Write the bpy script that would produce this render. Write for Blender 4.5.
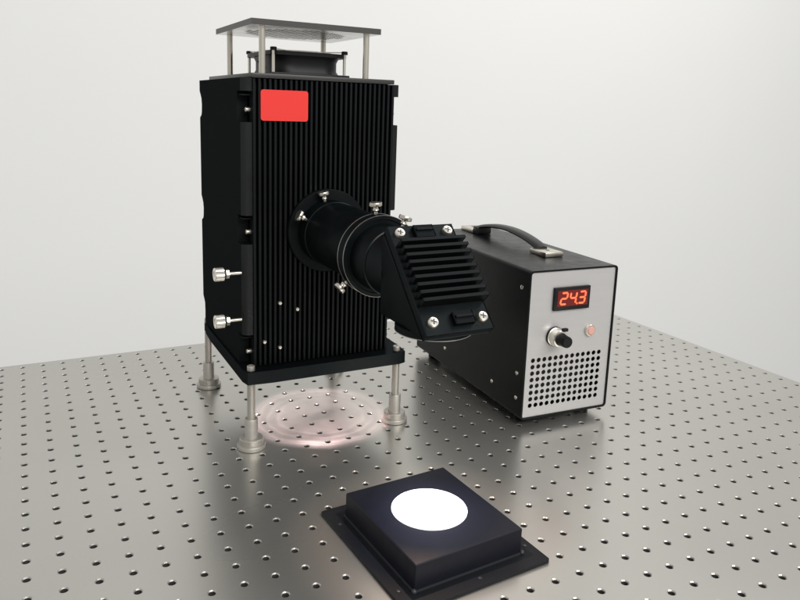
import bpy, bmesh, math, random
from math import radians, sin, cos, pi, sqrt
from mathutils import Vector, Matrix

random.seed(7)
for o in list(bpy.data.objects):
    bpy.data.objects.remove(o)
SC = bpy.context.scene
COL = SC.collection

# ---------------------------------------------------------------- camera
cam_data = bpy.data.cameras.new('camera')
cam = bpy.data.objects.new('camera', cam_data)
COL.objects.link(cam)
right = Vector((0.887, -0.4606, 0.0336))
down = Vector((-0.0579, -0.1830, -0.9814))
fwd = Vector((0.4582, 0.8685, -0.1890)).normalized()
right = (right - fwd * right.dot(fwd)).normalized()
up = right.cross(fwd).normalized()
M = Matrix((right, up, -fwd)).transposed().to_4x4()
M.translation = Vector((-0.05971, -0.52063, 0.36774))
cam.matrix_world = M
cam_data.sensor_width = 36.0
cam_data.lens = 36.0 * 721.66 / 800.0
cam_data.shift_y = -(300.0 - 246.97) / 800.0
cam_data.clip_start = 0.02
cam_data.clip_end = 60.0
SC.camera = cam

# ---------------------------------------------------------------- world and lamps
world = bpy.data.worlds.new('World')
SC.world = world
world.use_nodes = True
bg = world.node_tree.nodes['Background']
bg.inputs['Color'].default_value = (1.0, 0.995, 0.98, 1)
bg.inputs['Strength'].default_value = 0.47


def area_lamp(name, loc, target, sx, sy, power, color):
    d = bpy.data.lights.new(name, 'AREA')
    d.shape = 'RECTANGLE'
    d.size = sx
    d.size_y = sy
    d.energy = power
    d.color = color
    o = bpy.data.objects.new(name, d)
    COL.objects.link(o)
    o.location = loc
    o.rotation_euler = (Vector(target) - Vector(loc)).to_track_quat('-Z', 'Y').to_euler()
    return o


area_lamp('ceiling_lamp', (2.2, 0.2, 2.4), (1.7, 0.9, 0.0), 1.8, 1.2, 19, (1.0, 0.985, 0.965))
area_lamp('room_lamp', (0.9, -3.0, 2.5), (1.2, 1.6, 0.5), 3.6, 1.6, 126, (1.0, 0.99, 0.975))
SC.view_settings.view_transform = 'Standard'
SC.view_settings.look = 'None'
SC.view_settings.gamma = 1.0
SC.view_settings.exposure = 0.10
SC.view_settings.use_curve_mapping = False
SC.render.engine = 'CYCLES'
SC.cycles.max_bounces = 8
SC.cycles.sample_clamp_indirect = 6.0


# ---------------------------------------------------------------- materials
def mat(name, color, rough=0.5, metal=0.0, spec=0.5, noise=0.0, nscale=60, bump=0.0, bscale=800,
        rough_var=0.0, stretch=None, emit=None, estr=0.0, coat=0.0, aniso=0.0):
    m = bpy.data.materials.new(name)
    m.use_nodes = True
    nt = m.node_tree
    b = nt.nodes['Principled BSDF']
    b.inputs['Base Color'].default_value = (*color, 1)
    b.inputs['Roughness'].default_value = rough
    b.inputs['Metallic'].default_value = metal
    b.inputs['Specular IOR Level'].default_value = spec
    b.inputs['Coat Weight'].default_value = coat
    b.inputs['Anisotropic'].default_value = aniso
    tc = nt.nodes.new('ShaderNodeTexCoord')
    vec = tc.outputs['Object']
    if stretch:
        mp = nt.nodes.new('ShaderNodeMapping')
        mp.inputs['Scale'].default_value = stretch
        nt.links.new(vec, mp.inputs['Vector'])
        vec = mp.outputs['Vector']
    if noise > 0 or rough_var > 0:
        n = nt.nodes.new('ShaderNodeTexNoise')
        n.inputs['Scale'].default_value = nscale
        n.inputs['Detail'].default_value = 6 if nscale > 8 else 1.5
        n.inputs['Roughness'].default_value = 0.6
        nt.links.new(vec, n.inputs['Vector'])
        if noise > 0:
            mx = nt.nodes.new('ShaderNodeMix')
            mx.data_type = 'RGBA'
            mx.inputs[6].default_value = (*[c * (1 - noise) for c in color], 1)
            mx.inputs[7].default_value = (*[min(1, c * (1 + noise)) for c in color], 1)
            nt.links.new(n.outputs['Fac'], mx.inputs[0])
            nt.links.new(mx.outputs[2], b.inputs['Base Color'])
        if rough_var > 0:
            mr = nt.nodes.new('ShaderNodeMapRange')
            mr.inputs[1].default_value = 0.3
            mr.inputs[2].default_value = 0.7
            mr.inputs[3].default_value = max(0.02, rough - rough_var)
            mr.inputs[4].default_value = min(1, rough + rough_var)
            nt.links.new(n.outputs['Fac'], mr.inputs[0])
            nt.links.new(mr.outputs[0], b.inputs['Roughness'])
    if bump > 0:
        n2 = nt.nodes.new('ShaderNodeTexNoise')
        n2.inputs['Scale'].default_value = bscale
        n2.inputs['Detail'].default_value = 3
        nt.links.new(vec, n2.inputs['Vector'])
        bp = nt.nodes.new('ShaderNodeBump')
        bp.inputs['Strength'].default_value = bump
        bp.inputs['Distance'].default_value = 0.0005
        nt.links.new(n2.outputs['Fac'], bp.inputs['Height'])
        nt.links.new(bp.outputs['Normal'], b.inputs['Normal'])
    if emit:
        b.inputs['Emission Color'].default_value = (*emit, 1)
        b.inputs['Emission Strength'].default_value = estr
    return m


def black_finish(name, color, fac, rough):
    """porous anodised black: a matt body with a weak even gloss"""
    m = bpy.data.materials.new(name)
    m.use_nodes = True
    nt = m.node_tree
    nt.nodes.remove(nt.nodes['Principled BSDF'])
    out = nt.nodes['Material Output']
    df = nt.nodes.new('ShaderNodeBsdfDiffuse'); df.inputs['Color'].default_value = (*color, 1)
    gl = nt.nodes.new('ShaderNodeBsdfGlossy'); gl.inputs['Color'].default_value = (0.86, 0.95, 1.0, 1)
    mx = nt.nodes.new('ShaderNodeMixShader'); mx.inputs[0].default_value = fac
    tc = nt.nodes.new('ShaderNodeTexCoord')
    n = nt.nodes.new('ShaderNodeTexNoise'); n.inputs['Scale'].default_value = 55; n.inputs['Detail'].default_value = 5
    mr = nt.nodes.new('ShaderNodeMapRange')
    mr.inputs[1].default_value = 0.3; mr.inputs[2].default_value = 0.7
    mr.inputs[3].default_value = rough - 0.07; mr.inputs[4].default_value = rough + 0.07
    nt.links.new(tc.outputs['Object'], n.inputs['Vector'])
    nt.links.new(n.outputs['Fac'], mr.inputs[0])
    nt.links.new(mr.outputs[0], gl.inputs['Roughness'])
    nt.links.new(df.outputs[0], mx.inputs[1]); nt.links.new(gl.outputs[0], mx.inputs[2])
    nt.links.new(mx.outputs[0], out.inputs['Surface'])
    return m


MT = {
    'steel': mat('brushed_stainless_steel', (0.515, 0.506, 0.470), 0.285, 0.83, 0.5, noise=0.14, nscale=4,
                 rough_var=0.025),
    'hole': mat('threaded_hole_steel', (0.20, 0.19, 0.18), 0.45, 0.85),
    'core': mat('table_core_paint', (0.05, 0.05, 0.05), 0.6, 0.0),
    'wall': mat('white_wall_paint', (0.80, 0.80, 0.785), 0.85, 0.0, 0.2, noise=0.012, nscale=2.2, bump=0.08, bscale=180),
    'black': black_finish('black_anodised_aluminium', (0.0045, 0.0052, 0.0055), 0.010, 0.42),
    'black_edge': black_finish('black_anodised_fins', (0.0060, 0.0063, 0.0067), 0.015, 0.38),
    'black_satin': black_finish('black_satin_tube', (0.0032, 0.0045, 0.0049), 0.019, 0.36),
    'worn': mat('worn_black_edge_metal', (0.45, 0.43, 0.40), 0.32, 0.85),
    'plastic': mat('black_plastic', (0.007, 0.007, 0.0075), 0.42, 0.0, 0.25),
    'nickel': mat('nickel_plated_metal', (0.66, 0.62, 0.54), 0.26, 0.95, 0.5),
    'foot': mat('turned_stainless_foot', (0.48, 0.455, 0.41), 0.42, 0.65, 0.5, noise=0.10, nscale=120, rough_var=0.06),
    'screw': mat('bright_zinc_screw', (0.80, 0.76, 0.68), 0.25, 0.9),
    'alu': mat('brushed_aluminium_sheet', (0.74, 0.725, 0.70), 0.28, 0.9, rough_var=0.04, nscale=50),
    'lid': mat('grey_anodised_lid', (0.045, 0.044, 0.042), 0.38, 0.3),
    'panel_edge': black_finish('black_edge_painted_sheen', (0.009, 0.0085, 0.008), 0.028, 0.30),  # reflected strip of light put into a paler, glossier edge finish
    'edge_grey': mat('grey_guard_edge', (0.06, 0.058, 0.055), 0.42, 0.4),
    'panel': mat('satin_aluminium_front_panel', (0.53, 0.52, 0.515), 0.42, 0.40, 0.5, noise=0.05, nscale=14, stretch=(1, 1, 14), bump=0.04, bscale=300),
    'case': mat('black_powder_coated_steel', (0.0045, 0.0048, 0.0050), 0.33, 0.0, 0.15, rough_var=0.05, nscale=70, bump=0.06, bscale=1600),
    'red': mat('matt_red_label', (0.80, 0.048, 0.040), 0.55, 0.0, 0.2, noise=0.03, nscale=30),
    'screen': mat('dark_red_display_window', (0.055, 0.006, 0.005), 0.22, 0.0, 0.4, emit=(0.6, 0.03, 0.02), estr=0.16),
    'led': mat('lit_red_led_segment', (0.5, 0.05, 0.02), 0.4, emit=(1.0, 0.16, 0.06), estr=1.35),
    'button': mat('pink_translucent_button', (0.68, 0.36, 0.30), 0.3, 0.0, 0.5),
    'strap': mat('black_rubber_handle', (0.012, 0.012, 0.012), 0.38, 0.0, 0.4),
    'target': mat('white_diffuser_disc', (0.85, 0.85, 0.86), 0.7, 0.0, 0.2),
    'boxpaint': mat('matt_black_box_paint', (0.0062, 0.0068, 0.0120), 0.50, 0.0, 0.22, rough_var=0.06, nscale=45, bump=0.06, bscale=1300),
    'basepaint': mat('black_base_sheet', (0.0075, 0.0085, 0.011), 0.55, 0.0, 0.2, rough_var=0.06, nscale=45),
    'lens': mat('glowing_lamp_lens', (0.6, 0.5, 0.45), 0.4, emit=(1.0, 0.62, 0.52), estr=3.0),
    'bead': mat('dull_grey_seam', (0.04, 0.042, 0.047), 0.45, 0.3),
}

# ---------------------------------------------------------------- mesh helpers
OFF = Vector((0, 0, 0))        # base of the thing that is being built


def link(name, me, m, parent=None, smooth=None):
    me.materials.clear() if not me.materials else None
    if m is not None and len(me.materials) == 0:
        me.materials.append(MT[m])
    o = bpy.data.objects.new(name, me)
    COL.objects.link(o)
    if parent is not None:
        o.parent = parent
    return o


def obj(name, bm, m, parent=None, smooth=None, extra=()):
    bmesh.ops.recalc_face_normals(bm, faces=bm.faces)
    bmesh.ops.translate(bm, verts=bm.verts, vec=-OFF)
    if smooth is not None:
        lim = radians(smooth)
        for f in bm.faces:
            f.smooth = True
        for e in bm.edges:
            if len(e.link_faces) == 2 and e.calc_face_angle(0) > lim:
                e.smooth = False
    me = bpy.data.meshes.new(name)
    bm.to_mesh(me)
    bm.free()
    me.materials.append(MT[m])
    for x in extra:
        me.materials.append(MT[x])
    o = bpy.data.objects.new(name, me)
    COL.objects.link(o)
    if parent is not None:
        o.parent = parent
    return o


def share(src, name, loc, parent, rot=None):
    o = bpy.data.objects.new(name, src.data)
    COL.objects.link(o)
    o.parent = parent
    o.location = loc
    if rot:
        o.rotation_euler = rot
    return o


def thing(name, label, cat, loc, rz=0.0, group=None):
    o = bpy.data.objects.new(name, None)
    o.empty_display_size = 0.02
    COL.objects.link(o)
    o.location = loc
    o.rotation_euler = (0, 0, rz)
    o['label'] = label
    o['category'] = cat
    if group:
        o['group'] = group
    return o


def bev(bm, w, seg=2, geom=None):
    if w > 0:
        bmesh.ops.bevel(bm, geom=geom or list(bm.edges), offset=w, segments=seg, affect='EDGES', profile=0.5)


def add_box(bm, lo, hi):
    lo = Vector(lo); hi = Vector(hi)
    r = bmesh.ops.create_cube(bm, size=1.0)
    s = hi - lo
    c = (hi + lo) / 2
    for v in r['verts']:
        v.co = Vector((v.co.x * s.x, v.co.y * s.y, v.co.z * s.z)) + c
    return r['verts']


def box(name, lo, hi, m, parent, b=0.0004, seg=2):
    bm = bmesh.new()
    add_box(bm, lo, hi)
    bev(bm, b, seg)
    return obj(name, bm, m, parent, smooth=40 if b > 0 else None)


def frame_for(d):
    d = Vector(d).normalized()
    a = Vector((0, 0, 1)) if abs(d.z) < 0.9 else Vector((1, 0, 0))
    x = a.cross(d).normalized()
    y = d.cross(x).normalized()
    return x, y, d


def add_lathe(bm, p, d, prof, seg=40, cap0=True, cap1=True, knurl=None):
    x, y, d = frame_for(d)
    p = Vector(p)
    rings = []
    for k, (r, h) in enumerate(prof):
        ring = []
        for i in range(seg):
            a = 2 * pi * i / seg
            rr = r
            if knurl and k in knurl and i % 2:
                rr = r * 0.94
            ring.append(bm.verts.new(p + d * h + x * (rr * cos(a)) + y * (rr * sin(a))))
        rings.append(ring)
    for k in range(len(rings) - 1):
        A, B = rings[k], rings[k + 1]
        for i in range(seg):
            j = (i + 1) % seg
            bm.faces.new((A[i], A[j], B[j], B[i]))
    if cap0:
        bm.faces.new(list(reversed(rings[0])))
    if cap1:
        bm.faces.new(rings[-1])
    return rings


def lathe(name, p, d, prof, m, parent, seg=40, smooth=35, cap0=True, cap1=True, knurl=None):
    bm = bmesh.new()
    add_lathe(bm, p, d, prof, seg, cap0, cap1, knurl)
    return obj(name, bm, m, parent, smooth=smooth)


def rod_prof(r, h, c=0.0004):
    return [(r - c, 0), (r, c), (r, h - c), (r - c, h)]


def add_prism(bm, poly, axis, a, b):
    """poly of 2-D points; axis 'x': (y,z), 'y': (x,z), 'z': (x,y)"""
    def P(u, v, w):
        return {'x': (w, u, v), 'y': (u, w, v), 'z': (u, v, w)}[axis]
    A = [bm.verts.new(P(u, v, a)) for u, v in poly]
    B = [bm.verts.new(P(u, v, b)) for u, v in poly]
    n = len(poly)
    bm.faces.new(list(reversed(A)))
    bm.faces.new(B)
    for i in range(n):
        j = (i + 1) % n
        bm.faces.new((A[i], A[j], B[j], B[i]))


def rrect(x0, x1, y0, y1, r, n=6):
    pts = []
    for cx, cy, a0 in ((x1 - r, y0 + r, -90), (x1 - r, y1 - r, 0), (x0 + r, y1 - r, 90), (x0 + r, y0 + r, 180)):
        for k in range(n + 1):
            a = radians(a0 + 90 * k / n)
            pts.append((cx + r * cos(a), cy + r * sin(a)))
    return pts


def hole_sheet(x0, nx, px, y0, ny, py, rim, chamfer, depth, seg, keep=None):
    """square cells with a countersunk round hole each; returns verts, faces, material ids (local, top at z=0)"""
    V = []; F = []; MI = []
    hx, hy = px / 2, py / 2
    sq = []
    for k in range(seg):
        a = 2 * pi * k / seg
        c, s = cos(a), sin(a)
        q = 1 / max(abs(c), abs(s))
        sq.append((c * q * hx, s * q * hy, c, s))
    for i in range(nx):
        for j in range(ny):
            cx, cy = x0 + i * px, y0 + j * py
            if keep and not keep(i, j):
                b = len(V)
                V += [(cx - hx, cy - hy, 0), (cx + hx, cy - hy, 0), (cx + hx, cy + hy, 0), (cx - hx, cy + hy, 0)]
                F.append((b, b + 1, b + 2, b + 3)); MI.append(0)
                continue
            b = len(V)
            for ox, oy, c, s in sq:
                V.append((cx + ox, cy + oy, 0))
            for r, z in ((rim, 0), (rim - chamfer, -chamfer), (rim - chamfer, -depth)):
                for ox, oy, c, s in sq:
                    V.append((cx + r * c, cy + r * s, z))
            for k in range(seg):
                l = (k + 1) % seg
                F.append((b + k, b + l, b + seg + l, b + seg + k)); MI.append(0)
                F.append((b + seg + k, b + seg + l, b + 2 * seg + l, b + 2 * seg + k)); MI.append(0)
                F.append((b + 2 * seg + k, b + 2 * seg + l, b + 3 * seg + l, b + 3 * seg + k)); MI.append(1)
    return V, F, MI


# ================================================================ SETTING
bm = bmesh.new()
add_box(bm, (-4.0, 1.90, -1.6), (7.0, 2.02, 3.2))
wall = obj('wall', bm, 'wall')
wall['kind'] = 'structure'

# ---------------------------------------------------------------- optical table
OFF = Vector((0, 0, -0.06))
table = thing('optical_table', 'brushed stainless steel table top drilled with a square grid of threaded holes', 'table', (0, 0, -0.06))
PITCH = 0.025
NX, NY = 66, 46
X0 = 0.9 - (NX - 1) * PITCH
Y0 = 0.55 - (NY - 1) * PITCH
V, F, MI = hole_sheet(X0, NX, PITCH, Y0, NY, PITCH, 0.0036, 0.0008, 0.012, 16)
me = bpy.data.meshes.new('perforated_top')
me.from_pydata([(x, y, z + 0.06) for x, y, z in V], [], F)
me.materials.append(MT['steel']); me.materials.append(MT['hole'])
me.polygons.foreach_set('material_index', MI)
me.update()
top = bpy.data.objects.new('perforated_top', me)
COL.objects.link(top); top.parent = table
xa, xb = X0 - PITCH / 2, 0.9 + PITCH / 2
ya, yb = Y0 - PITCH / 2, 0.55 + PITCH / 2
bm = bmesh.new()
for lo, hi in (((xa, ya, -0.06), (xb, ya + 0.004, -0.0002)), ((xa, yb - 0.004, -0.06), (xb, yb, -0.0002)),
               ((xa, ya + 0.004, -0.06), (xa + 0.004, yb - 0.004, -0.0002)), ((xb - 0.004, ya + 0.004, -0.06), (xb, yb - 0.004, -0.0002))):
    add_box(bm, lo, hi)
obj('side_skirt', bm, 'steel', table)
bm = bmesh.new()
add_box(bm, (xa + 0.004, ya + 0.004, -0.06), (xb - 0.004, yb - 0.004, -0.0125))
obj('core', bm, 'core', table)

# ================================================================ LAMP HOUSING
HB = Vector((0.231, 0.290, 0.0))
OFF = HB
H = thing('solar_simulator', 'tall black finned lamp housing with tube and angled mirror head, raised on four steel legs', 'lamp', HB)

# base plate with a round light opening under the lamp
OPX, OPY, OPR = 0.243, 0.246, 0.030
PX0, PX1, PY0, PY1, PZ0, PZ1 = 0.1365, 0.3290, 0.1875, 0.3955, 0.0740, 0.0880
outer = rrect(PX0, PX1, PY0, PY1, 0.008, 5)
bm = bmesh.new()
NS = 48
cx, cy = (PX0 + PX1) / 2, (PY0 + PY1) / 2
# resample the outer loop so both loops have the same count, by angle about the opening
ov = []
for k in range(NS):
    a = 2 * pi * k / NS
    d = (cos(a), sin(a))
    best = None
    for q in range(len(outer)):
        p, r = outer[q], outer[(q + 1) % len(outer)]
        ex, ey = r[0] - p[0], r[1] - p[1]
        den = d[0] * ey - d[1] * ex
        if abs(den) < 1e-12:
            continue
        t = ((p[0] - OPX) * ey - (p[1] - OPY) * ex) / den
        s = ((p[0] - OPX) * d[1] - (p[1] - OPY) * d[0]) / den
        if t > 0 and -1e-6 <= s <= 1 + 1e-6:
            best = t if best is None else min(best, t)
    ov.append((OPX + d[0] * best, OPY + d[1] * best, a))
# snap nearest samples onto the real corners
for cxn, cyn in ((PX0 + 0.0024, PY0 + 0.0024), (PX1 - 0.0024, PY0 + 0.0024), (PX1 - 0.0024, PY1 - 0.0024), (PX0 + 0.0024, PY1 - 0.0024)):
    i = min(range(NS), key=lambda q: (ov[q][0] - cxn) ** 2 + (ov[q][1] - cyn) ** 2)
    ov[i] = (cxn, cyn, ov[i][2])
loops = []
for z, kind in ((PZ0, 'o'), (PZ1, 'o'), (PZ1, 'i'), (PZ0, 'i')):
    if kind == 'o':
        loops.append([bm.verts.new((x, y, z)) for x, y, a in ov])
    else:
        loops.append([bm.verts.new((OPX + OPR * cos(a), OPY + OPR * sin(a), z)) for x, y, a in ov])
for q in range(4):
    A, B = loops[q], loops[(q + 1) % 4]
    for k in range(NS):
        l = (k + 1) % NS
        bm.faces.new((A[k], A[l], B[l], B[k]))
base = obj('base_plate', bm, 'black_satin', H, smooth=20)
lathe('lamp_lens', (OPX, OPY, 0.1100), (0, 0, 1), [(0.0240, 0), (0.0240, 0.004), (0.022, 0.005)], 'lens', base, 40)

# legs: turned steel pedestals
for x, y in ((0.1443, 0.1966), (0.3187, 0.1969), (0.1420, 0.3870), (0.3187, 0.3870)):
    leg = lathe('leg', (x, y, 0.030), (0, 0, 1), rod_prof(0.0042, 0.046, 0.0003), 'foot', H, 28)
    lathe('foot', (x, y, 0.0002), (0, 0, 1),
          [(0.0148, 0), (0.0154, 0.0006), (0.0154, 0.0042), (0.0150, 0.0048), (0.0128, 0.0050), (0.0128, 0.0112), (0.0122, 0.0118),
           (0.0072, 0.0120), (0.0070, 0.0125), (0.0070, 0.0328), (0.0066, 0.0334), (0.0043, 0.0336)], 'foot', leg, 48)
    lathe('top_nut', (x, y, 0.0870), (0, 0, 1), [(0.0042, 0), (0.0042, 0.0056), (0.0036, 0.0063), (0.002, 0.0063), (0.0018, 0.0045)], 'foot', leg, 24)

# front heat sink: backing and fins
BZ0, BZ1 = 0.0885, 0.3925
FX0, FX1 = 0.1497, 0.3085
sink = box('front_heat_sink', (FX0, 0.2115, BZ0), (FX1, 0.2180, BZ1), 'black', H, 0.0003)
NF = 29
fp = (FX1 - FX0 - 0.0026) / (NF - 1)
first = None
for k in range(NF):
    if first is None:
        bm = bmesh.new()
        add_box(bm, (FX0, 0.2030, BZ0 + 0.0005), (FX0 + 0.0026, 0.2117, BZ1 - 0.0005))
        bev(bm, 0.0003, 1)
        first = obj('fin', bm, 'black_edge', sink)
    else:
        share(first, 'fin', (k * fp, 0, 0), sink)

# side panels with pockets for the tie screws
NOTCH = ((BZ0, 0.1240), (0.2225, 0.2530), (0.3485, 0.3795))
def side_panel(xi, xo, name):
    s = 1 if xo > xi else -1
    yf, yk = 0.2055, 0.3945
    P2 = []                                    # (y, z) outline with the pockets cut in
    P2 += [(0.2230, BZ0), (0.2230, 0.1240), (yf, 0.1240), (yf, 0.2225), (0.2230, 0.2225), (0.2230, 0.2530), (yf, 0.2530),
           (yf, 0.3485), (0.2230, 0.3485), (0.2230, 0.3795), (yf, 0.3795), (yf, BZ1), (yk, BZ1)]
    for za, zb in ((0.3480, 0.3800), (0.2210, 0.2525)):
        P2 += [(yk, zb), (yk - 0.0035, zb - 0.0030), (yk - 0.0090, zb - 0.0085), (yk - 0.0110, (za + zb) / 2), (yk - 0.0100, za + 0.0075), (yk - 0.0080, za + 0.0035), (yk, za)]
    P2 += [(yk, 0.1230), (yk - 0.0035, 0.1200), (yk - 0.0090, 0.1150), (yk - 0.0100, 0.1040), (yk - 0.0090, BZ0)]
    bm = bmesh.new()
    add_prism(bm, P2, 'x', min(xi, xo), max(xi, xo))
    ed = [e for e in bm.edges if all(abs(v.co.x - xo) < 1e-6 and abs(v.co.y - yf) < 1e-6 for v in e.verts)]
    bev(bm, 0.0070, 6, ed)
    bm.normal_update()
    bmesh.ops.recalc_face_normals(bm, faces=bm.faces)
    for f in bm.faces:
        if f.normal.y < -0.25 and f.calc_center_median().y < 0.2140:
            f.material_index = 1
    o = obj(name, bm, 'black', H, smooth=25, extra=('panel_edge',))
    xm = (xi + xo) / 2
    for za, zb in ((0.0885, 0.1240), (0.2225, 0.2530), (0.3485, 0.3795)):
        lathe('tie_screw', (xi - s * 0.004, 0.2145, (za + zb) / 2 - 0.003), (s, 0, 0), [(0.0026, 0), (0.0026, 0.0085), (0.0021, 0.0092), (0.0012, 0.0092), (0.0011, 0.0075)], 'screw', o, 16)
        if s < 0:
            box('pocket_lip', (min(xi, xo - s * 0.0015), 0.2105, zb - 0.0045), (max(xi, xo - s * 0.0015), 0.2222, zb - 0.0030), 'black_edge', o, 0.0002, 1)
    return o
side_panel(FX0, 0.1385, 'side_panel')
side_panel(FX1, 0.3175, 'side_panel')
box('back_panel', (FX0 + 0.0002, 0.3700, BZ0), (FX1 - 0.0002, 0.3850, BZ1 - 0.0005), 'black', H, 0.0003)
lid = box('lid', (0.1490, 0.2035, 0.3928), (0.3085, 0.3890, 0.3975), 'lid', H, 0.0005)

# red blank label, sits on the fin tips
bm = bmesh.new()
add_prism(bm, rrect(0.1575, 0.2080, 0.3505, 0.3815, 0.0028, 5), 'y', 0.2022, 0.2029)
obj('red_label', bm, 'red', H, smooth=30)['label'] = 'blank red rounded label on the fins'

# small screws in the fin face
for x, z in ((0.1783, 0.1573), (0.1979, 0.1486), (0.1613, 0.1154), (0.1784, 0.1073)):
    lathe('face_screw', (x, 0.2045, z), (0, -1, 0), [(0.0022, 0), (0.0022, 0.0022), (0.0017, 0.0030), (0.0010, 0.0031), (0.0009, 0.0018)], 'screw', sink, 16)

# white ended adjuster knobs on the side
for z in (0.1915, 0.1405):
    k = lathe('adjuster_knob', (0.1205, 0.2125, z), (-1, 0, 0), [(0.0064, 0), (0.0072, 0.0006), (0.0072, 0.0092), (0.0066, 0.0100), (0.0040, 0.0101), (0.0034, 0.0094)],
              'screw', H, 44, knurl=(1, 2), smooth=20)
    lathe('lock_nut', (0.1260, 0.2125, z), (-1, 0, 0), [(0.0045, 0), (0.0050, 0.0004), (0.0050, 0.0036), (0.0045, 0.0040)], 'screw', k, 6, smooth=10)
    lathe('black_washer', (0.1221, 0.2125, z), (-1, 0, 0), [(0.0052, 0), (0.0052, 0.0015)], 'plastic', k, 24)
    lathe('shaft', (0.1420, 0.2125, z), (-1, 0, 0), rod_prof(0.0021, 0.022, 0.0002), 'nickel', k, 16)

# top guard on four rods
for x, y in ((0.1625, 0.2140), (0.2782, 0.2140), (0.1625, 0.3405), (0.2782, 0.3405)):
    lathe('guard_rod', (x, y, 0.3973), (0, 0, 1), rod_prof(0.0033, 0.0470, 0.0003), 'nickel', H, 24)
GX0, GX1, GY0, GY1, GZ0, GZ1 = 0.1490, 0.2912, 0.2050, 0.3507, 0.4442, 0.4502
gp = 0.0066
gn = 19
gcx, gcy = (GX0 + GX1) / 2, (GY0 + GY1) / 2
gx0, gy0 = gcx - gp * (gn - 1) / 2, gcy - gp * (gn - 1) / 2
keep = lambda i, j: (i - 9) ** 2 + (j - 9) ** 2 < 66
V, F, MI = hole_sheet(gx0, gn, gp, gy0, gn, gp, 0.0025, 0.0001, GZ1 - GZ0, 10, keep)
hw = gp * gn / 2
vv = []; ff = []; mi = []
b = 0
for V2, flip in ((V, False),):
    vv += [(x - OFF.x, y - OFF.y, z + GZ1) for x, y, z in V2]
    ff += F
    mi += MI
# underside: the same sheet mirrored, without walls
V3, F3, MI3 = hole_sheet(gx0, gn, gp, gy0, gn, gp, 0.0024, 0.00001, 0.00002, 10, keep)
b = len(vv)
vv += [(x - OFF.x, y - OFF.y, GZ0 - z) for x, y, z in V3]
ff += [tuple(reversed([q + b for q in f])) for f in F3]
mi += [0] * len(F3)
L0, L1, M0, M1 = gcx - hw, gcx + hw, gcy - hw, gcy + hw
for z, fl in ((GZ1, False), (GZ0, True)):
    for xa_, xb_, ya_, yb_ in ((GX0, GX1, GY0, M0), (GX0, GX1, M1, GY1), (GX0, L0, M0, M1), (L1, GX1, M0, M1)):
        b = len(vv)
        vv += [(x - OFF.x, y - OFF.y, z) for x, y in ((xa_, ya_), (xb_, ya_), (xb_, yb_), (xa_, yb_))]
        f = (b, b + 1, b + 2, b + 3)
        ff.append(f[::-1] if fl else f); mi.append(0)
b = len(vv)
cs = ((GX0, GY0), (GX1, GY0), (GX1, GY1), (GX0, GY1))
vv += [(x - OFF.x, y - OFF.y, GZ0) for x, y in cs] + [(x - OFF.x, y - OFF.y, GZ1) for x, y in cs]
for k in range(4):
    l = (k + 1) % 4
    ff.append((b + k, b + l, b + 4 + l, b + 4 + k)); mi.append(1)
me = bpy.data.meshes.new('guard_plate')
me.from_pydata(vv, [], ff)
me.materials.append(MT['alu']); me.materials.append(MT['edge_grey'])
me.polygons.foreach_set('material_index', mi)
me.update()
gpl = bpy.data.objects.new('guard_plate', me)
COL.objects.link(gpl); gpl.parent = H

# cooling fan on the lid
fx0, fx1, fy0, fy1, fz0, fz1 = 0.1812, 0.2732, 0.2455, 0.3475, 0.3973, 0.4240
fcx, fcy = (fx0 + fx1) / 2, (fy0 + fy1) / 2
fan = box('fan_frame', (fx0, fy0, fz0), (fx1, fy1, fz0 + 0.0040), 'plastic', H, 0.0008)
def ring_plate(bm, z0, z1, x0, x1, y0, y1, r, n=48):
    lo_o = []; A = []; B = []; C = []; D = []
    for k in range(n):
        a = 2 * pi * k / n
        c, s = cos(a), sin(a)
        q = min((x1 - x0) / 2 / max(abs(c), 1e-9), (y1 - y0) / 2 / max(abs(s), 1e-9))
        q = min(q, 0.0625)
        A.append(bm.verts.new((fcx + c * q, fcy + s * q, z0)))
        B.append(bm.verts.new((fcx + c * q, fcy + s * q, z1)))
        C.append(bm.verts.new((fcx + c * r, fcy + s * r, z1)))
        D.append(bm.verts.new((fcx + c * r, fcy + s * r, z0)))
    for P, Q in ((A, B), (B, C), (C, D), (D, A)):
        for k in range(n):
            l = (k + 1) % n
            bm.faces.new((P[k], P[l], Q[l], Q[k]))
bm = bmesh.new()
ring_plate(bm, fz1 - 0.0042, fz1, fx0, fx1, fy0, fy1, 0.0435)
obj('top_flange', bm, 'plastic', fan, smooth=30)
bm = bmesh.new()
shp = [rrect(fcx - q, fcx + q, fcy - q - 0.004, fcy + q + 0.004, rc, 8) for q, rc in ((0.0415, 0.020), (0.0400, 0.023), (0.0400, 0.023), (0.0415, 0.020), (0.0390, 0.020), (0.0390, 0.020))]
lev = [bm_l for bm_l in (0.0038, 0.0080, 0.0175, 0.0228, 0.0228, 0.0038)]
ls = [[bm.verts.new((x, y, fz0 + z)) for x, y in L] for L, z in zip(shp, lev)]
for q in range(6):
    A, B = ls[q], ls[(q + 1) % 6]
    for k in range(len(A)):
        l = (k + 1) % len(A)
        bm.faces.new((A[k], A[l], B[l], B[k]))
obj('shroud', bm, 'plastic', fan, smooth=40)
lathe('hub', (fcx, fcy, fz0 + 0.005), (0, 0, 1), rod_prof(0.019, 0.0165, 0.001), 'plastic', fan, 36)
first = None
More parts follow.
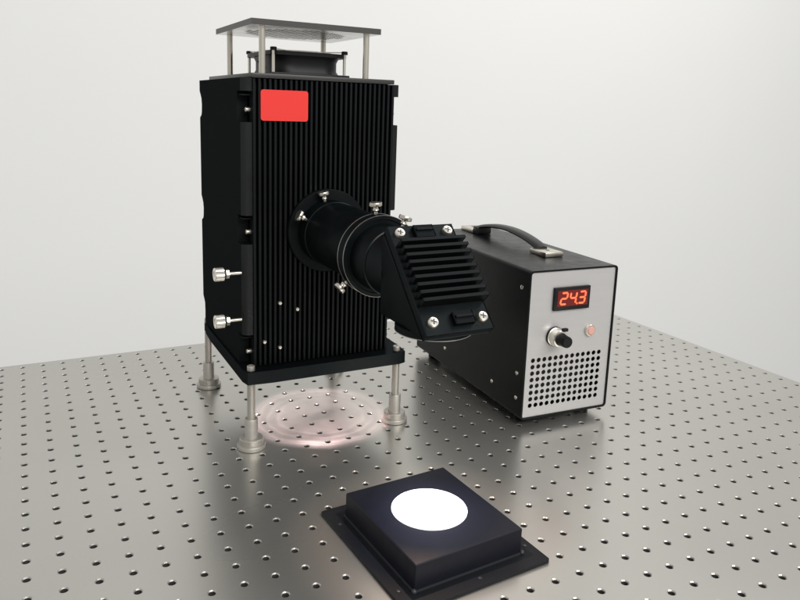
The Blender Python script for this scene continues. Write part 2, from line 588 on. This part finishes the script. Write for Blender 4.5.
for k in range(7):
    if first is None:
        bm = bmesh.new()
        A = []
        for rr, tw in ((0.0185, 0.9), (0.030, 0.7), (0.0422, 0.55)):
            w = 0.011
            for sgn in (-1, 1):
                for t in (-0.0004, 0.0004):
                    A.append(bm.verts.new((rr, sgn * w * cos(tw) , fz0 + 0.0135 + sgn * w * sin(tw) * 0.7 + t)))
        for q in (0, 4):
            a = A[q:q + 8]
            bm.faces.new((a[1], a[3], a[7], a[5])); bm.faces.new((a[0], a[4], a[6], a[2]))
            bm.faces.new((a[0], a[1], a[5], a[4])); bm.faces.new((a[2], a[6], a[7], a[3]))
        sv = OFF.copy(); OFF = Vector((0, 0, 0))
        first = obj('blade', bm, 'plastic', fan); OFF = sv
        first.location = (fcx - OFF.x, fcy - OFF.y, 0)
    else:
        share(first, 'blade', (fcx - OFF.x, fcy - OFF.y, 0), fan, (0, 0, 2 * pi * k / 7))
for x in (fx0 + 0.0048, fx1 - 0.0048):
    for y in (fy0 + 0.0048, fy1 - 0.0048):
        bo = lathe('bolt', (x, y, fz0 + 0.0035), (0, 0, 1), rod_prof(0.0017, 0.0235, 0.0002), 'screw', fan, 14)
        lathe('bolt_head', (x, y, fz1), (0, 0, 1), [(0.0036, 0), (0.0036, 0.0030), (0.0030, 0.0036), (0.0016, 0.0036), (0.0014, 0.0020)], 'plastic', fan, 18)
bm = bmesh.new()
for rr in (0.012, 0.020, 0.028, 0.036, 0.042):
    add_lathe(bm, (fcx, fcy, fz1 + 0.0008), (0, 0, 1), [(rr, 0), (rr + 0.0012, 0), (rr + 0.0012, 0.0012), (rr, 0.0012), (rr, 0)], 44, False, False)
for a in (45, 135, 225, 315):
    vs = add_box(bm, (0.010, -0.0007, fz1 + 0.0020), (0.058, 0.0007, fz1 + 0.0032))
    bmesh.ops.rotate(bm, verts=vs, cent=(0, 0, 0), matrix=Matrix.Rotation(radians(a), 3, 'Z'))
    bmesh.ops.translate(bm, verts=vs, vec=(fcx, fcy, 0))
obj('finger_guard', bm, 'screw', fan, smooth=30)

# ---- output tube
AXX, AXZ = 0.2310, 0.2335
fl = lathe('mounting_flange', (AXX, 0.2030, AXZ + 0.001), (0, -1, 0), [(0.0452, -0.001), (0.0452, 0.0052), (0.0444, 0.0060), (0.0345, 0.0062)], 'black', H, 72)
tube = lathe('output_tube', (AXX, 0.2010, AXZ), (0, -1, 0), [(0.0350, 0), (0.0350, 0.024), (0.0342, 0.0248), (0.0342, 0.1220)], 'black_satin', H, 72)
ring = lathe('clamp_ring', (AXX, 0.0800, AXZ - 0.0015), (0, -1, 0), [(0.0345, 0), (0.0378, 0.0003), (0.0384, 0.0009), (0.0384, 0.0130), (0.0378, 0.0136), (0.0350, 0.0137), (0.0345, 0.0122), (0.0300, 0.0122)], 'black_satin', H, 80)
for h in (0.0006, 0.0133):
    bm = bmesh.new()
    add_lathe(bm, (AXX, 0.0800 - h, AXZ - 0.0015), (0, -1, 0), [(0.03835, -0.0004), (0.03875, -0.0004), (0.03875, 0.0004), (0.03835, 0.0004), (0.03835, -0.0004)], 80, False, False)
    obj('bright_edge', bm, 'worn', ring, smooth=40)
lathe('neck', (AXX, 0.0690, AXZ - 0.002), (0, -1, 0), [(0.0312, 0), (0.0312, 0.030), (0.0300, 0.0306), (0.0300, 0.064)], 'black_satin', H, 64)

TSP = [(0.0016, 0.0), (0.0016, 0.0040), (0.0030, 0.0052), (0.0022, 0.0075), (0.0024, 0.0082), (0.0058, 0.0090), (0.0062, 0.0094), (0.0062, 0.0120), (0.0057, 0.0125), (0.002, 0.0125)]
for y, r, a in ((0.1905, 0.0345, 102), (0.1830, 0.0345, 150), (0.0755, 0.0372, 94), (0.0480, 0.0300, 70), (0.0770, 0.0372, -141)):
    d = Vector((cos(radians(a)), 0, sin(radians(a))))
    p = Vector((AXX, y, AXZ - 0.001)) + d * (r - 0.0005)
    lathe('thumb_screw', p, d, TSP, 'nickel', H, 28, knurl=(6, 7))

# ---- mirror head
HX0, HX1 = 0.2015, 0.2605
C0 = 0.268                        # mirror line z - y = C0
HZ0 = 0.1960
HYB = 0.0085
bm = bmesh.new()
poly = [(HYB, HZ0), (HYB, 0.2640), (0.2640 - C0, 0.2640), (-0.0700, C0 - 0.0700), (-0.0700, HZ0)]
add_prism(bm, poly, 'x', HX0, HX1)
bev(bm, 0.0022, 3)
head = obj('mirror_head', bm, 'black_satin', H, smooth=30)
# round outlet under the head, open downwards
outl = lathe('outlet_ring', (AXX, -0.0330, HZ0 + 0.001), (0, 0, -1),
             [(0.0300, 0), (0.0318, 0.0005), (0.0318, 0.0055), (0.0308, 0.0065), (0.0280, 0.0065), (0.0280, 0.0005)], 'black_satin', head, 64, cap0=False, cap1=False)
bm = bmesh.new()
add_lathe(bm, (AXX, -0.0330, HZ0 - 0.0048), (0, 0, -1), [(0.0310, -0.0003), (0.0320, -0.0003), (0.0320, 0.0003), (0.0310, 0.0003), (0.0310, -0.0003)], 64, False, False)
obj('bright_edge', bm, 'worn', outl, smooth=40)
# tilted cover plate with its own fins
S2 = 1 / sqrt(2)
sd = Vector((0, -S2, -S2)); nd = Vector((0, -S2, S2))
PC = Vector((AXX - 0.0015, -0.0350, C0 - 0.0350))   # on the mirror line
def tp(x, s, n):
    return PC + Vector((x, 0, 0)) + sd * s + nd * n
def tilted_box(bm, x0, x1, s0, s1, n0, n1):
    vs = add_box(bm, (x0, s0, n0), (x1, s1, n1))
    for v in vs:
        v.co = tp(v.co.x, v.co.y, v.co.z)
    return vs
bm = bmesh.new()
tilted_box(bm, -0.0300, 0.0300, -0.0480, 0.0510, 0.0002, 0.0080)
bev(bm, 0.0006, 2)
cover = obj('mirror_cover', bm, 'black_satin', H, smooth=30)
first = None
NH = 9
s0, s1 = -0.0285, 0.0262
for k in range(NH):
    s = s0 + (s1 - s0) * k / (NH - 1)
    if first is None:
        bm = bmesh.new()
        tilted_box(bm, -0.0280, 0.0310, s - 0.0011, s + 0.0011, 0.0078, 0.0185)
        bev(bm, 0.0003, 1)
        first = obj('cooling_fin', bm, 'black_edge', cover)
    else:
        share(first, 'cooling_fin', sd * (s - s0), cover)
for x, s in ((-0.0222, -0.0405), (0.0222, -0.0405), (-0.0222, 0.0420), (0.0222, 0.0420)):
    sc = lathe('corner_screw', tp(x, s, 0.0078), nd, [(0.0040, 0), (0.0044, 0.0004), (0.0044, 0.0030), (0.0038, 0.0040), (0.0012, 0.0044)], 'screw', cover, 24)
    for q in (0, 90):
        bm = bmesh.new()
        vs = add_box(bm, (-0.0024, -0.00045, 0.0120), (0.0024, 0.00045, 0.01236))
        ca, sa = cos(radians(q + 20)), sin(radians(q + 20))
        for v in vs:
            vx, vy = v.co.x * ca - v.co.y * sa, v.co.x * sa + v.co.y * ca
            v.co = tp(x + vx, s + vy, v.co.z + 0.0001 * (q > 0))
        obj('slot', bm, 'edge_grey', sc)
for x0_, x1_, a, bq in ((-0.0090, 0.0080, -0.0455, -0.0350), (-0.0040, 0.0130, 0.0365, 0.0460)):
    bm = bmesh.new()
    tilted_box(bm, x0_, x1_, a, bq, 0.0078, 0.0125)
    bev(bm, 0.0006, 2)
    tab = obj('latch_block', bm, 'black', cover, smooth=30)
    bm = bmesh.new()
    tilted_box(bm, x0_ + 0.001, x1_ - 0.001, a + 0.0035, a + 0.0050, 0.0123, 0.0142)
    bev(bm, 0.0003, 1)
    obj('latch_rib', bm, 'black_edge', tab)

# lamps of the instrument itself
def spot(name, loc, target, power, ang, blend, rad, color):
    d = bpy.data.lights.new(name, 'SPOT')
    d.energy = power
    d.spot_size = ang
    d.spot_blend = blend
    d.shadow_soft_size = rad
    d.color = color
    o = bpy.data.objects.new(name, d)
    COL.objects.link(o)
    o.location = loc
    o.rotation_euler = (Vector(target) - Vector(loc)).to_track_quat('-Z', 'Y').to_euler()
    return o
def beam_profile(lamp, stops, noise_lo, noise_hi, noise_scale, wobble):
    """strength of a lamp's beam over its cone (x = tangent of the angle off the axis), slightly uneven as a real reflector"""
    lamp.data.use_nodes = True
    nt = lamp.data.node_tree
    N, L = nt.nodes, nt.links
    em = N['Emission']
    tc = N.new('ShaderNodeTexCoord')
    sp = N.new('ShaderNodeSeparateXYZ'); L.new(tc.outputs['Normal'], sp.inputs[0])
    cb = N.new('ShaderNodeCombineXYZ'); L.new(sp.outputs[0], cb.inputs[0]); L.new(sp.outputs[1], cb.inputs[1])
    ln = N.new('ShaderNodeVectorMath'); ln.operation = 'LENGTH'; L.new(cb.outputs[0], ln.inputs[0])
    ab = N.new('ShaderNodeMath'); ab.operation = 'ABSOLUTE'; L.new(sp.outputs[2], ab.inputs[0])
    dv = N.new('ShaderNodeMath'); dv.operation = 'DIVIDE'; L.new(ln.outputs['Value'], dv.inputs[0]); L.new(ab.outputs[0], dv.inputs[1])
    ns = N.new('ShaderNodeTexNoise'); ns.inputs['Scale'].default_value = noise_scale; ns.inputs['Detail'].default_value = 2.5
    L.new(tc.outputs['Normal'], ns.inputs['Vector'])
    wb = N.new('ShaderNodeMath'); wb.operation = 'MULTIPLY_ADD'
    L.new(ns.outputs['Fac'], wb.inputs[0]); wb.inputs[1].default_value = wobble; L.new(dv.outputs[0], wb.inputs[2])
    wc = N.new('ShaderNodeMath'); wc.operation = 'SUBTRACT'; L.new(wb.outputs[0], wc.inputs[0]); wc.inputs[1].default_value = wobble * 0.5
    rp = N.new('ShaderNodeValToRGB'); els = rp.color_ramp.elements
    els[0].position, els[1].position = stops[0][0], stops[-1][0]
    rgb = lambda c: (c, c, c, 1) if not isinstance(c, tuple) else (*c, 1)
    els[0].color = rgb(stops[0][1]); els[1].color = rgb(stops[-1][1])
    for p_, c_ in stops[1:-1]:
        e_ = els.new(p_); e_.color = rgb(c_)
    L.new(wc.outputs[0], rp.inputs[0])
    mr = N.new('ShaderNodeMapRange')
    mr.inputs[1].default_value = 0.38; mr.inputs[2].default_value = 0.62; mr.inputs[3].default_value = noise_lo; mr.inputs[4].default_value = noise_hi
    L.new(ns.outputs['Color'], mr.inputs[0])
    L.new(rp.outputs[0], em.inputs['Color'])
    L.new(mr.outputs[0], em.inputs['Strength'])


TD = Vector((0.2375, -0.0285, 0.0268))
beam = spot('beam_lamp', (0.2312, -0.0340, 0.1930), TD, 4.0, 2 * math.atan(0.75), 0.3, 0.0025, (1.0, 0.985, 0.97))
beam_profile(beam, [(0.0, 1.0), (0.15, 0.90), (0.190, 0.62), (0.205, (0.50, 0.52, 0.62)), (0.25, (0.30, 0.31, 0.42)), (0.34, (0.16, 0.165, 0.21)), (0.42, (0.30, 0.23, 0.20)), (0.48, (0.34, 0.25, 0.21)), (0.74, 0.0)], 0.92, 1.05, 3.0, 0.0)
leak = spot('leak_lamp', (OPX, OPY, 0.1060), (OPX, OPY, 0.0), 2.3, 2 * math.atan(0.90), 0.05, 0.0015, (1.0, 0.74, 0.77))
beam_profile(leak, [(0.0, 0.56), (0.25, 0.52), (0.44, 0.60), (0.49, 0.85), (0.515, 0.56), (0.56, 0.62), (0.59, 0.95), (0.615, 0.60), (0.66, 0.70),
                    (0.70, 1.25), (0.725, 0.70), (0.745, 0.95), (0.79, 0.30), (0.86, 0.0)], 0.40, 1.35, 2.3, 0.16)

# ================================================================ POWER SUPPLY
OFF = Vector((0, 0, 0.010))
P = thing('power_supply', 'black metal power supply box with silver front panel, red digits and top carry handle', 'power supply', (0.4447, 0.1160, 0.0), radians(-3.0))
OFF = Vector((0, 0, -0.010))      # local z = 0 is the table, the case starts 10 mm up
W, D, HH, T = 0.1265, 0.282, 0.181, 0.0022
oc = rrect(0, W, 0, HH, 0.0050, 6)
ic = rrect(T, W - T, T, HH - T, 0.0032, 6)
bm = bmesh.new()
lo = [[bm.verts.new((x, y, z)) for x, z in L] for L, y in ((oc, D), (oc, 0.0), (ic, 0.0), (ic, D - 0.002))]
for a in range(3):
    A, B = lo[a], lo[a + 1]
    for k in range(len(oc)):
        l = (k + 1) % len(oc)
        bm.faces.new((A[k], A[l], B[l], B[k]))
bm.faces.new(lo[0]); bm.faces.new(lo[3])
case = obj('case', bm, 'case', P, smooth=30)
# front panel with real vent holes
GN, GM = 13, 8
vx0, vx1, vz0, vz1 = 0.0130, 0.1098, 0.0165, 0.0725
gpx, gpz = (vx1 - vx0) / (GN - 1), (vz1 - vz0) / (GM - 1)
V, F, MI = hole_sheet(vx0, GN, gpx, vz0, GM, gpz, 0.0030, 0.0002, 0.0016, 16)
PYF = 0.0016
vv = [(x, PYF - z, y + 0.010) for x, y, z in V]
ff = list(F); mi = list(MI)
ax0, ax1, az0, az1 = vx0 - gpx / 2, vx1 + gpx / 2, vz0 - gpz / 2, vz1 + gpz / 2
px0, px1, pz0, pz1 = T + 0.0003, W - T - 0.0003, T + 0.0003, HH - T - 0.0003
for a0, a1, c0, c1 in ((px0, px1, pz0, az0), (px0, px1, az1, pz1), (px0, ax0, az0, az1), (ax1, px1, az0, az1)):
    b = len(vv)
    vv += [(x, PYF, z + 0.010) for x, z in ((a0, c0), (a1, c0), (a1, c1), (a0, c1))]
    ff.append((b, b + 1, b + 2, b + 3)); mi.append(0)
me = bpy.data.meshes.new('front_panel')
me.from_pydata(vv, [], ff)
me.materials.append(MT['panel']); me.materials.append(MT['edge_grey'])
me.polygons.foreach_set('material_index', mi)
me.update()
fp_ = bpy.data.objects.new('front_panel', me)
COL.objects.link(fp_); fp_.parent = P
# dark circuit inside, seen only through the vents
box('inner_baffle', (0.004, 0.030, 0.004), (W - 0.004, 0.034, HH - 0.01), 'core', P, 0)
# display
disp = box('display_bezel', (0.0345, -0.0022, 0.1315), (0.0857, PYF - 0.0002, 0.1592), 'plastic', P, 0.0006)
box('display_window', (0.0385, -0.0026, 0.1365), (0.0820, -0.0020, 0.1555), 'screen', disp, 0.0)
SEG = {'2': 'abged', '4': 'fgbc', '3': 'abgcd'}
def seg_poly(a, b, t):
    (x0, z0), (x1, z1) = a, b
    dx, dz = x1 - x0, z1 - z0
    L = math.hypot(dx, dz); ux, uz = dx / L, dz / L; nx, nz = -uz, ux
    h = t / 2; g = 0.00025
    x0 += ux * g; z0 += uz * g; x1 -= ux * g; z1 -= uz * g
    return [(x0, z0), (x0 + ux * h + nx * h, z0 + uz * h + nz * h), (x1 - ux * h + nx * h, z1 - uz * h + nz * h), (x1, z1),
            (x1 - ux * h - nx * h, z1 - uz * h - nz * h), (x0 + ux * h - nx * h, z0 + uz * h - nz * h)]
for ch, cxd in (('2', 0.0475), ('4', 0.0605), ('3', 0.0735)):
    bm = bmesh.new()
    w, h, cz = 0.0042, 0.0068, 0.1460
    pt = {'tl': (-w, h), 'tr': (w, h), 'ml': (-w, 0), 'mr': (w, 0), 'bl': (-w, -h), 'br': (w, -h)}
    ends = {'a': ('tl', 'tr'), 'b': ('tr', 'mr'), 'c': ('mr', 'br'), 'd': ('bl', 'br'), 'e': ('ml', 'bl'), 'f': ('tl', 'ml'), 'g': ('ml', 'mr')}
    for s in SEG[ch]:
        pl = seg_poly(pt[ends[s][0]], pt[ends[s][1]], 0.0021)
        pl = [(cxd + x + z * 0.14, cz + z) for x, z in pl]
        add_prism(bm, pl, 'y', -0.0031, -0.0026)
    if ch == '4':
        dp = [(cxd + 0.0058 + 0.0011 * cos(a * pi / 6), cz - 0.0070 + 0.0011 * sin(a * pi / 6)) for a in range(12)]
        add_prism(bm, dp, 'y', -0.0031, -0.0026)
    obj('digit', bm, 'led', disp)
# dial
kx, kz = 0.0405, 0.1000
dial = lathe('dial_collar', (kx, PYF - 0.0002, kz), (0, -1, 0), [(0.0112, 0), (0.0112, 0.0030), (0.0106, 0.0034), (0.0102, 0.0036), (0.0102, 0.0120), (0.0096, 0.0128), (0.0080, 0.0130)], 'screw', P, 48)
lathe('dial_base', (kx, PYF - 0.0004, kz), (0, -1, 0), [(0.0118, 0), (0.0118, 0.0022), (0.0112, 0.0026)], 'plastic', dial, 48)
lathe('dial_knob', (kx, -0.0110, kz), (0, -1, 0), [(0.0078, 0), (0.0078, 0.0015), (0.0072, 0.0020), (0.0068, 0.0130), (0.0062, 0.0139), (0.002, 0.0140)], 'plastic', dial, 40, knurl=(2, 3))
box('lock_lever', (kx + 0.0020, -0.0125, kz + 0.0085), (kx + 0.0095, -0.0080, kz + 0.0125), 'plastic', dial, 0.0010)
# push button
bt = lathe('push_button', (0.0920, PYF - 0.0002, 0.1025), (0, -1, 0), [(0.0072, 0), (0.0074, 0.0004), (0.0074, 0.0022), (0.0068, 0.0030), (0.0056, 0.0031), (0.0054, 0.0022)], 'screw', P, 40)
lathe('button_cap', (0.0920, PYF - 0.0010, 0.1025), (0, -1, 0), [(0.0053, 0), (0.0053, 0.0026), (0.0046, 0.0034), (0.0020, 0.0036)], 'button', bt, 32)
# carrying handle
hx = 0.0765
def hv(y0, y1, z0, z1, x0, x1, m, name, parent, b=0.0008):
    return box(name, (x0, y0, HH + z0), (x1, y1, HH + z1), m, parent, b)
bm = bmesh.new()
N = 22
sect = [(-0.0092, 0), (-0.0078, 0.0024), (-0.0035, 0.0034), (0.0035, 0.0034), (0.0078, 0.0024), (0.0092, 0), (0.0078, -0.0020), (-0.0078, -0.0020)]
ringsH = []
for k in range(N + 1):
    t = k / N
    y = 0.088 + (0.246 - 0.088) * t
    z = HH + 0.0055 + 0.0130 * sin(pi * t) ** 0.75
    dy = 0.158
    dz = 0.0130 * 0.75 * pi * cos(pi * t) * max(sin(pi * t), 0.08) ** (-0.25)
    tv = Vector((0, dy, dz)).normalized(); nv = Vector((0, -tv.z, tv.y))
    ringsH.append([bm.verts.new(Vector((hx + a, y, z)) + nv * b_) for a, b_ in sect])
for k in range(N):
    for i in range(len(sect)):
        j = (i + 1) % len(sect)
        bm.faces.new((ringsH[k][i], ringsH[k][j], ringsH[k + 1][j], ringsH[k + 1][i]))
bm.faces.new(ringsH[0]); bm.faces.new(list(reversed(ringsH[-1])))
handle = obj('carry_handle', bm, 'strap', P, smooth=50)
for y0, y1, scy in ((0.0600, 0.0950, 0.075), (0.2420, 0.2750, 0.262)):
    e = hv(y0, y1, 0.0002, 0.0062, hx - 0.0135, hx + 0.0135, 'nickel', 'end_cap', handle, 0.0010)
    lathe('cap_screw', (hx, scy, HH + 0.0058), (0, 0, 1), [(0.0026, 0), (0.0026, 0.0006), (0.0012, 0.0009)], 'edge_grey', e, 18)
box('strap_anchor', (hx - 0.0120, 0.2300, HH + 0.0002), (hx + 0.0120, 0.2419, HH + 0.0110), 'strap', handle, 0.0012)
# side screws and feet
for y, z in ((0.0150, 0.159), (0.0136, 0.0548), (0.0665, 0.0252), (0.0125, 0.0245), (0.1925, 0.0276), (0.1925, 0.159)):
    lathe('case_screw', (0.0003, y, z), (-1, 0, 0), [(0.0026, 0), (0.0024, 0.0010), (0.0012, 0.0015)], 'screw', case, 18)
for x in (0.0180, W - 0.0180):
    for y in (0.0250, D - 0.0250):
        lathe('rubber_foot', (x, y, 0.0002), (0, 0, -1), [(0.0090, 0), (0.0090, 0.0085), (0.0082, 0.0100)], 'plastic', P, 28)

# ================================================================ TARGET BOX
OFF = Vector((0, 0, 0))
TB = thing('target_box', 'low square black box on a thin black base sheet with a glaring white lit disc', 'target', (0.2380, -0.0310, 0.0), radians(3.3))
bs = bmesh.new()
add_box(bs, (-0.0695, -0.0770, 0.0003), (0.0695, 0.0770, 0.0030))
bev(bs, 0.0025, 3, [e for e in bs.edges if abs(e.verts[0].co.z - e.verts[1].co.z) > 0.001])
sheet = obj('base_sheet', bs, 'basepaint', TB, smooth=30)
bm = bmesh.new()
add_box(bm, (-0.0530, -0.0590, 0.0032), (0.0530, 0.0595, 0.0262))
bev(bm, 0.0014, 3, [e for e in bm.edges if max(v.co.z for v in e.verts) > 0.02])
obj('box_cover', bm, 'boxpaint', TB, smooth=30)
bm = bmesh.new()
for lo_, hi_ in (((-0.0542, -0.0602, 0.0030), (0.0542, -0.0590, 0.0043)), ((-0.0542, -0.0590, 0.0030), (-0.0530, 0.0602, 0.0043)), ((0.0530, -0.0590, 0.0030), (0.0542, 0.0602, 0.0043))):
    add_box(bm, lo_, hi_)
for x, y in ((-0.0534, -0.0594), (0.0534, -0.0594)):
    r = bmesh.ops.create_uvsphere(bm, u_segments=12, v_segments=8, radius=0.0022)
    bmesh.ops.translate(bm, verts=r['verts'], vec=(x, y, 0.0040))
obj('seam_bead', bm, 'bead', TB, smooth=40)
ca, sa = cos(radians(-3.3)), sin(radians(-3.3))
dx, dy = TD.x - 0.2380, TD.y + 0.0310
lx, ly = dx * ca - dy * sa, dx * sa + dy * ca
lathe('white_disc', (lx, ly, 0.0260), (0, 0, 1), [(0.0332, 0), (0.0332, 0.0006), (0.0330, 0.0008)], 'target', TB, 96)
for x, y in ((-0.0630, 0.050), (-0.0630, -0.052), (0.0025, -0.0690), (0.0630, -0.052), (0.0630, 0.050), (0.0025, 0.0690)):
    lathe('sheet_screw', (x, y, 0.0028), (0, 0, 1), [(0.0016, 0), (0.0016, 0.0006), (0.0008, 0.0008)], 'bead', sheet, 14)
